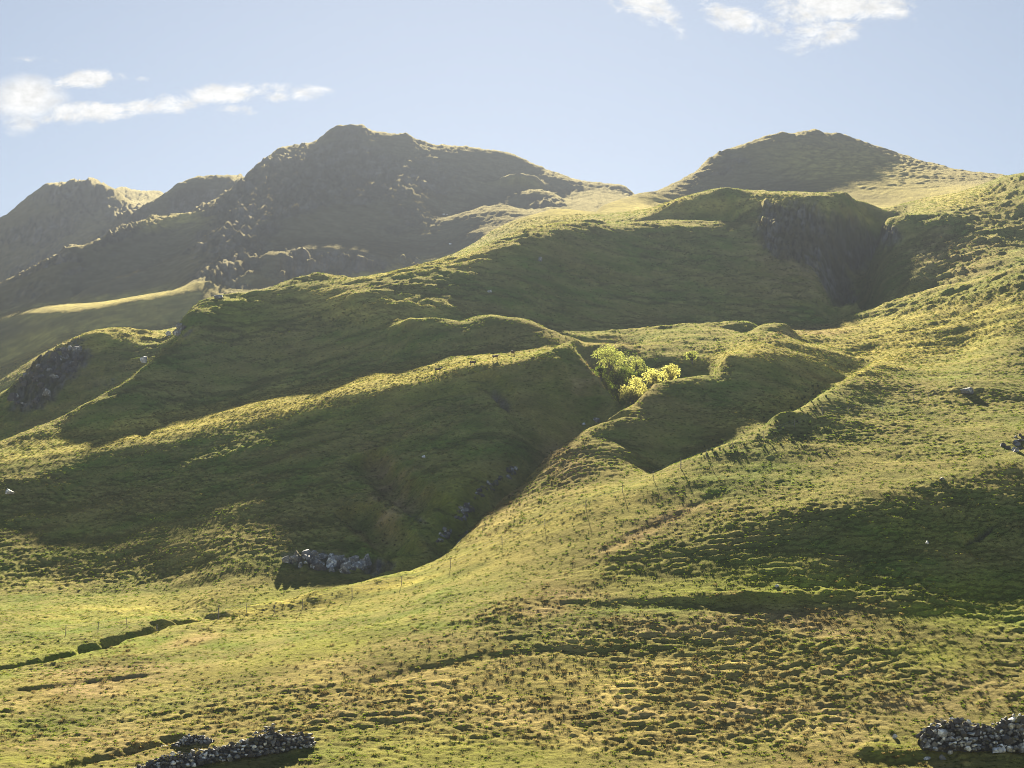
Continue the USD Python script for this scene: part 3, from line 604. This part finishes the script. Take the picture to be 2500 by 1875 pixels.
def grow():
    rng = np.random.default_rng(11)
    # candidates by cell of the land sheet, as many as its plan area asks for
    cols = np.where((COLS > -120) & (COLS < 2620))[0]; rws = np.where((ROWS > 140) & (ROWS < 760))[0]
    c0, c1, r0, r1 = cols[0], cols[-1], rws[0], rws[-1]
    E = (Z2 / D2)[c0:c1, :]; hid = (np.maximum.accumulate(E, axis=1) - E)[:, r0:r1] * D2[c0:c1, r0:r1]
    dt = np.diff(T2[c0:c1 + 1, r0:r1], axis=0); dd = np.diff(ROWS)[r0:r1][None]
    area = dt * D2[c0:c1, r0:r1] * dd
    d = D2[c0:c1, r0:r1]
    dens = np.interp(d, [140, 200, 300, 420, 760], [3.2, 2.4, 1.3, .7, .15]) * (hid < 2.0)
    rock = MK['rock'][c0:c1, r0:r1]; dens = dens * (1 - 0.92 * rock)
    hm = MK['hm'][c0:c1, r0:r1]; dens = dens * (0.35 + 0.65 * hm) * (1 + 1.6 * GROW['straw'][c0:c1, r0:r1] * (d > 262))
    num = rng.poisson(area * dens)
    ci, ri = np.nonzero(num); rep = num[ci, ri]
    ci, ri = np.repeat(ci, rep) + c0, np.repeat(ri, rep) + r0
    n = len(ci)
    t = T2[ci, ri] + rng.uniform(0, 1, n) * (T2[ci + 1, ri] - T2[ci, ri]); y = ROWS[ri] + rng.uniform(0, 1, n) * (ROWS[ri + 1] - ROWS[ri])
    x = t * y
    z = surf(t, y)
    g = {k: v[ci, ri] for k, v in GROW.items()}
    px = MK['px'][ci, ri]; py = MK['py'][ci, ri]
    u = rng.uniform(0, 1, n)
    rushes = np.zeros(n)
    for q in [(1880, 1075, 130, 50, -25), (1960, 1000, 70, 40, -30), (1750, 1110, 60, 30, -20)]:
        rushes = np.maximum(rushes, blob(px, py, *q) * ((y > 265) & (y < 360)))
    kind = np.full(n, 0)
    patch = 0.10 + 0.55 * sstep(0.1, 0.6, fbm(x / 7, y / 7, 3, 131))
    kind[u < np.maximum(g['straw'] * 0.85, patch * 0.55)] = 1
    u2 = rng.uniform(0, 1, n); kind[u2 < g['moss'] * 0.9] = 3
    u3 = rng.uniform(0, 1, n); kind[u3 < g['brown'] * (0.15 + 0.9 * sstep(-.1, .4, fbm(x / 5, y / 5, 3, 137)))] = 2
    u4 = rng.uniform(0, 1, n); kind[u4 < rushes * 0.28] = 4
    # larger tussocks here and there
    big = 1 + 0.55 * rng.uniform(0, 1, n) ** 3 + 0.25 * sstep(0.0, 0.6, fbm(x / 9, y / 9, 2, 141))
    s = 0.8 * big * np.interp(y, [150, 260, 420, 760], [.85, 1.0, 1.25, 1.9])
    hgt = s * rng.uniform(0.7, 1.15, n) * np.interp(y, [150, 420, 760], [1, 0.9, 0.7])
    P = np.stack([x, y, z], 1); S = np.stack([s, s, hgt], 1)
    spec = [('grass', 22, .15, .30, .05, .5, 'rough olive green grass tussocks covering the hillsides'), ('dry_grass', 22, .19, .30, .045, .45, 'pale straw coloured grass tussocks on the sunny slopes'),
            ('brown_rushes', 30, .26, .34, .035, .25, 'russet brown rushes and dead bracken in wet hollows'), ('moss_grass', 22, .13, .30, .055, .5, 'bright mossy green grass in the flushes'),
            ('green_rushes', 24, .42, .26, .05, .2, 'dark green clumps of rushes dotted over the shaded knoll')]
    for k, (nm, bl, h, sp, w, dr, lab) in enumerate(spec):
        m = kind == k
        pr = [tussock(np.random.default_rng(100 * k + j), bl, h, sp, w, dr) for j in range(5)]
        scatter(nm, pr, P[m], S[m], lab, 50 + k)
    print('tussocks', n, [int((kind == k).sum()) for k in range(5)])
grow()

# ------------------------------------------------------------------ the burn
def burn():
    pts = BURN[::-1]; L = np.concatenate([[0], np.cumsum(np.hypot(*np.diff(pts, axis=0).T))])
    w = np.arange(0, L[-1], 1.0)
    x, y = np.interp(w, L, pts[:, 0]), np.interp(w, L, pts[:, 1])
    z = gaussian_filter1d(np.minimum.reduce([land_z(x + a, y + b) for a in (-.3, 0, .3) for b in (-.3, 0, .3)]), 2) + 0.07
    z = np.maximum.accumulate(z)
    tx, ty = np.gradient(x), np.gradient(y); nn = np.hypot(tx, ty); wd = 0.42 + 0.15 * gnoise(w / 4, w * 0, 5)
    v = np.concatenate([np.stack([x - ty / nn * wd, y + tx / nn * wd, z], 1), np.stack([x + ty / nn * wd, y - tx / nn * wd, z], 1)]); n = len(x)
    f = [(i, i + n, i + n + 1) for i in range(n - 1)] + [(i, i + n + 1, i + 1) for i in range(n - 1)]
    water = mat('water', {'pos': ('geometry', {}), 'n': ('noise_texture', {'scale': 4.0, 'detail': 3.0}), 'b': ('bump', {'strength': 0.4, 'distance': 0.05}),
        'p': ('principled_bsdf', {'base_color': (.02, .018, .012), 'roughness': 0.06, 'ior': 1.33})}, [('pos.position', 'n.vector'), ('n.fac', 'b.height'), ('b.normal', 'p.normal')], surface='p.BSDF')
    meta(usdkit.mesh(stage, '/World/stream', (v, np.array(f)), water, smooth=True), 'narrow peaty stream in its cutting below the shaded hill face', 'stream', kind='structure')
burn()

# ------------------------------------------------------------------ stones
def rough_stone(rng, size, flat=0.7, n=14):
    """an angular stone: the hull of a few points on a squashed ball, (vertices, faces) about the origin"""
    p = rng.normal(size=(n, 3)); p /= np.linalg.norm(p, axis=1, keepdims=True)
    p *= rng.uniform(0.82, 1.08, (n, 1)) * np.array([1.0, rng.uniform(.6, .95), flat * rng.uniform(.7, 1.1)]) * size / 2
    h = trimesh.convex.convex_hull(p)
    a, b = rng.uniform(0, 2 * math.pi), rng.uniform(-.35, .35)
    R = trimesh.transformations.euler_matrix(b, rng.uniform(-.35, .35), a)[:3, :3]
    return h.vertices @ R.T, h.faces

def ruin(name, label, top, d_ends, n_front, thick, seed, sizes, ground_drop=0.2, back=None):
    """a tumbled dry-stone wall: stones piled along a line on the land up to the height that the sight lines of its top give"""
    rng = np.random.default_rng(seed)
    top = np.array(top, float); x0, x1 = top[0, 0], top[-1, 0]
    def place(px):
        d = np.interp(px, [x0, x1], d_ends); t, e = sight(px, np.interp(px, top[:, 0], top[:, 1]))
        return t * d, d, e * d
    mid = (x0 + x1) / 2; mx, md, _ = place(mid); origin = np.array([mx, md, lz(mx, md)])
    root = thing(name, label, 'wall', origin)
    pos = []
    tries = 0
    while len(pos) < n_front and tries < 40000:
        tries += 1
        px = rng.uniform(x0, x1); x, y, zt = place(px); g = lz(x, y) if tries % 1 == 0 else 0
        h = zt - g
        if h < 0.12: continue
        # towards the viewer the pile slopes out
        v = rng.uniform(0, 1); lo = (1 - v) * thick * rng.uniform(0.95, 1.25) + 0.12
        yy = y - lo; z = g + h * v * rng.uniform(0.9, 1.02) - 0.08
        s = rng.uniform(*sizes) * (1 + 0.35 * (rng.uniform() < 0.12)) * (1.15 - 0.3 * v)
        if any((abs(q[0] - x) < 0.25 * (q[3] + s)) and abs(q[2] - z) < 0.20 * (q[3] + s) for q in pos): continue
        pos.append((x, yy, z, s))
    # earth and small rubble at the heart of the pile
    ks = np.linspace(x0, x1, 60); cv = []
    for q in ks:
        x, y, zt = place(q); g = lz(x, y - thick * .4); h = max(zt - g, 0.0) * 0.74
        cv += [(x, y - thick * .8, g - .25), (x, y - thick * .4, g + h * .55), (x, y - thick * .05, g + h), (x, y + thick * .35, g + h * .7), (x, y + thick * .9, g - .3)]
    cv = np.array(cv); cv[:, 1:] += rng.normal(0, .05, (len(cv), 2)); cf = []
    for i in range(59):
        for j in range(4):
            a = i * 5 + j; cf += [(a, a + 5, a + 6), (a, a + 6, a + 1)]
    quick(numbered(root, 'rubble_core'), cv - origin, np.array(cf), STONES[0])
    for (x, y, z, s) in pos:
        v, f = rough_stone(rng, s)
        k = rng.choice(4, p=[.26, .36, .12, .26])
        quick(numbered(root, 'stone'), v + np.array([x, y, z]) - origin, f, STONES[k])
    # rubble heart behind and between the facing stones
    V, Fc, c = [], [], 0
    for k in range(int(n_front * 1.1)):
        px = rng.uniform(x0, x1); x, y, zt = place(px); g = lz(x, y); h = zt - g
        if h < 0.1: continue
        v_ = rng.uniform(0, 0.9)
        vv, ff = rough_stone(rng, rng.uniform(sizes[0], sizes[1]) * 1.1, n=10)
        V.append(vv + np.array([x, y + rng.uniform(-.6, .5) * thick * (1 - .5 * v_), g + h * v_ - 0.1]) - origin); Fc.append(ff + c); c += len(vv)
    g = quick(numbered(root, 'rubble'), np.vstack(V), np.vstack(Fc), STONES[0]); meta(g, kind='stuff')

ruin('ruined_wall', 'long tumbled wall of dark lichened stones with a raised corner, low in the foreground',
     [(285,1893),(326,1874),(364,1856),(402,1840),(440,1834),(494,1828),(548,1816),(581,1806),(608,1799),(629,1785),(643,1776),(665,1765),(681,1774),(689,1788),(738,1785),(757,1789),(770,1808)], (147.5, 157.0), 270, 1.3, 3, (.30, .62))
ruin('ruined_wall', 'short stub of dark stone wall standing just behind the long tumbled wall',
     [(392,1838),(410,1826),(440,1804),(459,1790),(494,1793),(517,1801),(521,1815)], (157.5, 158.5), 70, .7, 4, (.26, .52))
ruin('ruined_wall', 'broad collapsed heap of dark and white blotched stones at the corner by the mossy bank',
     [(2245,1790),(2258,1774),(2281,1759),(2310,1754),(2335,1749),(2353,1754),(2389,1767),(2420,1766),(2443,1758),(2451,1747),(2489,1743),(2510,1755),(2560,1760),(2600,1790)], (156.5, 158.0), 270, 1.5, 5, (.36, 1.0))

def boulder(px, py, w, h, label, m, seed, d0=120, d1=1700, group=None, cat='boulder', n=15):
    """a boulder w x h picture units big, sunk a little into the land"""
    p = at(px, py, d0, d1); k = p[1] / F; W, H = w * k, h * k
    rng = np.random.default_rng(seed)
    q = rng.normal(size=(n, 3)); q /= np.linalg.norm(q, axis=1, keepdims=True)
    q *= rng.uniform(.8, 1.08, (n, 1)) * np.array([W / 2, W * .38, H * .6])
    hull = trimesh.convex.convex_hull(q)
    loc = p + [0, 0, H * 0.30]
    g = quick(numbered('/World', 'boulder'), hull.vertices, hull.faces, m)
    UsdGeom.Xformable(g).AddTranslateOp().Set(Gf.Vec3d(*map(float, loc)))
    meta(g, label, cat, group)
boulder(2438, 1838, 37, 26, 'large white lichened boulder lying in front of the collapsed stone heap', WHITE_STONE, 1, 120, 200)
boulder(2492, 1822, 22, 24, 'white block at the very edge of the view beside the collapsed stone heap', WHITE_STONE, 2, 120, 200)
boulder(2185, 1803, 14, 12, 'small white stone alone on the mossy bank beside the stone heap', WHITE_STONE, 3, 120, 200)
boulder(2264, 1855, 20, 8, 'flat pale slab in the grass below the mossy bank', STONES[3], 4, 120, 200)
boulder(2304, 1855, 22, 20, 'grey speckled stone half sunk in grass below the collapsed heap', STONES[1], 5, 120, 200)
boulder(2322, 1842, 20, 12, 'small pale stone perched behind the grey speckled one below the heap', STONES[3], 6, 120, 200)
boulder(30, 1206, 40, 18, 'pale rock bedded in the shaded hill face at the far left', STONES[3], 7, 250, 420)
boulder(2362, 962, 44, 20, 'grey rock outcrop beside the fence on the sunlit slope', STONES[1], 8, 250, 420)
boulder(2264, 1328, 18, 9, 'white stone in the dark hollow of the right hand slope', STONES[3], 9, 150, 300)
boulder(1897, 1434, 15, 8, 'small white stone above the green bank of the near slope', WHITE_STONE, 10, 150, 260)
boulder(1034, 1118, 12, 10, 'small white stone under the brown scar on the shaded hill face', WHITE_STONE, 11, 250, 400)
boulder(1425, 1038, 9, 10, 'white stone in the burn below the trees', WHITE_STONE, 12, 250, 400)
boulder(1456, 1030, 22, 14, 'dark wet boulder in the burn next to a white stone', STONES[1], 13, 250, 400)
boulder(351, 886, 22, 20, 'white rock patch on the skyline edge of the deer hill', WHITE_STONE, 14, 350, 520)
boulder(533, 729, 24, 13, 'pale crag block on the crest of the green hill', STONES[1], 15, 380, 520)
boulder(1318, 638, 14, 14, 'grey rock on the upper part of the big shaded green face', STONES[1], 16, 430, 700)
boulder(1195, 714, 16, 8, 'pair of pale rocks low on the left of the shaded green face', STONES[3], 17, 430, 700)
boulder(2300, 1172, 14, 8, 'small grey stone on the sunlit right slope', STONES[1], 18, 180, 320)

# crags broken into blocks
def outcrop(label, blobs, n, sizes, seed, d0, d1, mats):
    rng = np.random.default_rng(seed)
    px, py, rx, ry, ang = blobs[0][:5]
    o = at(px, py, d0, d1); root = thing('rock_outcrop', label, 'outcrop', o)
    for k in range(n):
        px, py, rx, ry, ang = blobs[rng.integers(len(blobs))]
        r, a = math.sqrt(rng.uniform(0, 1)), rng.uniform(0, 2 * math.pi); c, s_ = math.cos(math.radians(ang)), math.sin(math.radians(ang))
        qx, qy = px + r * (rx * math.cos(a) * c - ry * math.sin(a) * s_), py + r * (rx * math.cos(a) * s_ + ry * math.sin(a) * c)
        p = at(qx, qy, d0, d1)
        if p is None or abs(p[1] - o[1]) > 60: continue
        s = rng.uniform(*sizes); v, f = rough_stone(rng, s, .8)
        v = v * np.array([1, .8, 1.25])
        quick(numbered(root, 'block'), v + p - o, f, mats[rng.integers(len(mats))])
outcrop('pale grey rock shelf breaking out of the turf just above the burn', [(770, 1374, 78, 18, 4), (850, 1380, 60, 20, 0)], 64, (.7, 2.2), 21, 235, 330, [STONES[1], STONES[1], STONES[1], STONES[0], STONES[3]])
outcrop('dark crag with pale ribs on the left shoulder of the green hill', [(440, 788, 22, 30, 40), (425, 805, 20, 20, 40)], 40, (.9, 2.2), 22, 380, 520, [STONES[0], STONES[1], STONES[3]])
outcrop('black crag on the bluff at the left edge of the view', [(90, 935, 80, 40, -45), (160, 880, 40, 30, -40)], 60, (1.2, 2.8), 23, 440, 520, [STONES[0], STONES[0], STONES[1]])
outcrop('broken dark rocks on the steep bank at the right edge of the view', [(2475, 1085, 30, 24, -10)], 14, (.5, 1.2), 24, 190, 320, [STONES[0], STONES[1]])

outcrop('dark stones strewn along the stream bed in the shaded cutting', [(1185, 1200, 34, 12, -42), (1130, 1255, 30, 13, -50), (1085, 1305, 26, 12, -55), (1240, 1160, 30, 10, -35)], 60, (.4, 1.2), 25, 240, 320, [STONES[0], STONES[2], STONES[1]])
# ------------------------------------------------------------------ fence
def fence():
    line = np.array(LINES[3][0], float)
    posts = [(160,1557),(239,1546),(310,1535),(385,1533),(460,1525),(533,1516),(602,1500),(670,1495),(738,1485),(860,1455),(980,1425),(1100,1385),(1226,1331),(1330,1285),(1430,1240),(1520,1205),(1595,1173),(1662,1145),(1725,1120),(1789,1097),(1864,1072),(1940,1040),(2008,1015),(2072,1006),(2155,996),(2231,977),(2267,973),(2333,943),(2415,921)]
    big = {385, 1662, 2008, 533}
    rng = np.random.default_rng(9)
    P = []
    for px, py in posts:
        d = np.interp(px, line[:, 0], line[:, 2]); t, _ = sight(px, py); P.append([t * d, d, lz(t * d, d)])
    P = np.array(P); o = P[len(P) // 2]
    root = thing('wire_fence', 'post and wire fence of thin weathered posts running up along the edge of the field', 'fence', o)
    tops = []
    for (px, py), p in zip(posts, P):
        h = (1.35 if px in big else 0.98) * rng.uniform(.92, 1.08); r = .06 if px in big else .038
        c = trimesh.creation.cylinder(radius=r, height=h + .4, sections=7); c.apply_translation([0, 0, h / 2 - .2])
        v = c.vertices; v[:, :2] *= (1 - 0.15 * np.clip(v[:, 2:3] / h, 0, 1))
        c.apply_transform(trimesh.transformations.euler_matrix(rng.uniform(-.05, .05), rng.uniform(-.06, .06), 0))
        tops.append(p + c.apply_transform(np.eye(4)).vertices[c.vertices[:, 2].argmax()])
        c.apply_translation(p - o); part('post', c, WOOD, root, smooth=40)
    for hgt in (.35, .65, .95):
        V, Fc, n = [], [], 0
        for a, b in zip(P[:-1], P[1:]):
            a2, b2 = a + [0, -.06, hgt] - o, b + [0, -.06, hgt] - o
            sgm = trimesh.creation.cylinder(radius=.006, segment=[a2, b2], sections=4)
            V.append(sgm.vertices); Fc.append(sgm.faces + n); n += len(sgm.vertices)
        part('wire', (np.vstack(V), np.vstack(Fc)), WIRE, root)
fence()

# ------------------------------------------------------------------ trees in the gully
def tree(label, loc, ctr, rx, rz, leaves, m, seed, cat='tree'):
    """loc: foot of the trunk; ctr: centre of the crown; leaf clumps fill the crown around the limbs"""
    rng = np.random.default_rng(seed)
    root = thing('gully_tree', label, cat, loc, group=None)
    loc, ctr = np.array(loc), np.array(ctr)
    V, Fc, n = [], [], 0
    def limb(a, b, r0, r1):
        nonlocal n
        c = trimesh.creation.cylinder(radius=1.0, segment=[a, b], sections=6)
        ax = (b - a) / np.linalg.norm(b - a); h = (c.vertices - a) @ ax; rad = c.vertices - a - np.outer(h, ax)
        rr = (r0 + (r1 - r0) * np.clip(h / np.linalg.norm(b - a), 0, 1))[:, None]
        V.append(a + np.outer(h, ax) + rad * rr); Fc.append(c.faces + n); n += len(c.vertices)
    top = ctr - loc; base = np.array([0, 0, -.5]); fork = top * 0.55 + [0, 0, -.3 * rz]
    limb(base, fork, .13, .09)
    tips = []
    for k in range(9):
        a = rng.uniform(0, 2 * math.pi); tip = top + np.array([math.cos(a) * rx * rng.uniform(.3, .8), math.sin(a) * rx * .7 * rng.uniform(.3, .8), rz * rng.uniform(-.5, .75)])
        mid = (fork + tip) / 2 + rng.normal(0, .15, 3); limb(fork, mid, .07, .045); limb(mid, tip, .045, .015); tips += [mid, tip]
        for j in range(2):
            t2 = tip + rng.normal(0, .28, 3) * rx * [1, 1, .8]; limb(tip, t2, .02, .008); tips.append(t2)
    part('trunk', (np.vstack(V), np.vstack(Fc)), BARK, root)
    # leaves: clumps gathered on the twigs, thinning outwards
    tips = np.array(tips); k = rng.integers(0, len(tips), leaves)
    c = tips[k] + rng.normal(0, 1, (leaves, 3)) * [rx * .20, rx * .20, rz * .18]
    e = ((c - top) / [rx, rx * .85, rz]); c = c[(np.linalg.norm(e, axis=1) < 1.15)]
    m_ = len(c); s = rng.uniform(.06, .13, m_)
    u = rng.normal(size=(m_, 3)); u /= np.linalg.norm(u, axis=1, keepdims=True)
    w = np.cross(u, rng.normal(size=(m_, 3))); w /= np.linalg.norm(w, axis=1, keepdims=True)
    u, w = u * s[:, None], w * s[:, None] * .7
    v = np.stack([c - u, c - w * .9, c + u, c + w], 1).reshape(-1, 3)
    i = np.arange(m_)[:, None] * 4
    f = np.concatenate([i + [0, 1, 2], i + [0, 2, 3]])
    quick(numbered(root, 'crown'), v, f, m)
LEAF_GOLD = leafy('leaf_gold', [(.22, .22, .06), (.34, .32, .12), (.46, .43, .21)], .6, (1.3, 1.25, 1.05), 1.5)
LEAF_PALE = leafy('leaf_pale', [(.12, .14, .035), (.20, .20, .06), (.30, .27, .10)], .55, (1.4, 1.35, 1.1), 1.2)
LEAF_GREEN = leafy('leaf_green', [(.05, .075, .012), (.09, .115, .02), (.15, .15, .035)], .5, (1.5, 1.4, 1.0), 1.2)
def gully_tree(label, px, py, d, rx, rz, leaves, m, seed):
    t, e = sight(px, py); ctr = np.array([t * d, d, e * d]); loc = np.array([ctr[0], d, lz(ctr[0], d)])
    tree(label, loc, ctr, rx, rz, leaves, m, seed)
gully_tree('pale leafy tree, topmost in the gully at the end of the deer shelf', 1492, 872, 358, 3.0, 1.9, 3000, LEAF_PALE, 31)
gully_tree('pale green sapling to the right of the topmost gully tree', 1550, 893, 353, 1.7, 1.6, 1500, LEAF_PALE, 32)
gully_tree('narrow pale sapling beside the bare bank, rightmost of the pale gully trees', 1572, 905, 347, 1.2, 1.5, 900, LEAF_PALE, 36)
gully_tree('darker green tree in the middle of the gully below the pale trees', 1515, 922, 346, 2.3, 1.9, 3000, LEAF_GREEN, 33)
gully_tree('dark green bush at the foot of the gully trees beside the shaded edge', 1500, 962, 338, 1.8, 1.8, 2000, LEAF_GREEN, 37)
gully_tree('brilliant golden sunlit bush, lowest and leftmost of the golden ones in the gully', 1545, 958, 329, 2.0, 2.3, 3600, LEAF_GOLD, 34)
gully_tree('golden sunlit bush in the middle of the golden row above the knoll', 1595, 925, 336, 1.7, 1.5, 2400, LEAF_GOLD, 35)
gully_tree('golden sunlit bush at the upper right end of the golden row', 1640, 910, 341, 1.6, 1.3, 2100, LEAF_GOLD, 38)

gully_tree('low green scrub against the left wall of the gully under the deer shelf', 1466, 905, 350, 1.2, 1.0, 1200, LEAF_GREEN, 39)
gully_tree('olive scrub between the dark tree and the golden row in the gully', 1553, 925, 344, 1.3, 1.1, 1300, LEAF_GREEN, 40)
gully_tree('small pale bush under the lip of the plateau above the golden row', 1690, 868, 362, 1.2, .7, 1000, LEAF_PALE, 41)

# ------------------------------------------------------------------ animals
import manifold3d as m3
def skin(bones, length=0.05, rounds=8):
    """one continuous body from bones ((a, ra), (b, rb))"""
    def ball(p, r): return m3.Manifold.sphere(r, 20).translate(list(map(float, p)))
    body = m3.Manifold()
    for (a, ra), (b, rb) in bones:
        body = body + m3.Manifold.batch_hull([ball(a, ra), ball(b, rb)])
    body = body.refine_to_length(length); m = body.to_mesh()
    t = trimesh.Trimesh(m.vert_properties[:, :3], m.tri_verts, process=True)
    trimesh.smoothing.filter_taubin(t, iterations=rounds); return t
def deer_mesh(head='up'):
    """a hind facing +x, feet at z = 0, body about a metre long"""
    B = []
    hip, mid, chest = (-.42, 0, .74), (-.05, 0, .72), (.38, 0, .74)
    B += [((hip, .17), (mid, .175)), ((mid, .175), (chest, .185)), ((chest, .185), ((.48, 0, .84), .12))]
    nk = (.66, 0, 1.12) if head == 'up' else (.74, 0, .98)
    hd = (nk[0] + .17, 0, nk[2] - .02)
    B += [(((.46, 0, .84), .12), (nk, .075)), ((nk, .08), (hd, .062)), ((hd, .06), ((hd[0] + .12, 0, hd[2] - .06), .036))]
    for s in (-1, 1):
        B += [(((nk[0] - .01, s * .05, nk[2] + .05), .022), ((nk[0] - .08, s * .15, nk[2] + .13), .014))]                                       # ear
        B += [(((-.40, s * .09, .66), .125), ((-.33, s * .10, .46), .065)), (((-.33, s * .10, .46), .06), ((-.47, s * .10, .30), .034)), (((-.47, s * .10, .30), .034), ((-.43, s * .10, .05), .024)), (((-.43, s * .10, .05), .024), ((-.40, s * .10, .02), .026))]
        B += [(((.36, s * .09, .64), .10), ((.35, s * .10, .38), .046)), (((.35, s * .10, .38), .042), ((.36, s * .10, .20), .028)), (((.36, s * .10, .20), .027), ((.35, s * .10, .05), .022)), (((.35, s * .10, .05), .022), ((.38, s * .10, .02), .026))]
    B += [(((-.56, 0, .78), .04), ((-.62, 0, .68), .03))]
    return skin(B, .05, 6)
for (px, py, yaw, head, lab) in [(1069, 911, .15, 'low', 'dark brown deer walking uphill, lowest and leftmost of the four on the sunlit shelf'), (1154, 894, .12, 'up', 'dark brown deer standing side on, second from the left on the sunlit shelf'),
                          (1209, 879, .25, 'low', 'dark brown deer stepping upward, third from the left on the sunlit shelf'), (1252, 868, 1.1, 'up', 'dark brown deer with neck raised and turned away, highest of the four on the shelf')]:
    p = at(px, py, 300, 420)
    r = thing('deer', lab, 'deer', p, yaw, 'deer on the sunlit shelf', 0.88)
    part('body', deer_mesh(head), HIDE, r, smooth=True)
def sheep(px, py, label, d0, d1, yaw, k=1.0):
    p = at(px, py, d0, d1); r = thing('sheep', label, 'sheep', p, yaw, 'white sheep on the far slope', k)
    part('fleece', skin([(((-.32, 0, .62), .27), ((.28, 0, .64), .26)), (((.28, 0, .66), .24), ((.45, 0, .78), .14))], .08, 4), FLEECE, r, smooth=True)
    part('head', skin([(((.50, 0, .86), .11), ((.72, 0, .78), .06)), (((.5, .06, .92), .03), ((.5, .18, .9), .02)), (((.5, -.06, .92), .03), ((.5, -.18, .9), .02))], .05, 4), FACE, r, smooth=True)
    for a in (-.34, .30):
        for s in (-1, 1):
            part('leg', skin([(((a, s * .13, .45), .06), ((a, s * .13, .03), .035))], .08, 2), FACE, r, smooth=True)
sheep(1083, 527, 'white sheep below the scree, uppermost on the hazy mountain slope', 800, 1600, .3, 1.15)
sheep(1099, 600, 'white sheep alone in the hollow above the sunlit skyline', 700, 1500, 2.6, 1.15)
sheep(1091, 526, 'small white lamb beside the uppermost sheep', 800, 1600, .2, .75)
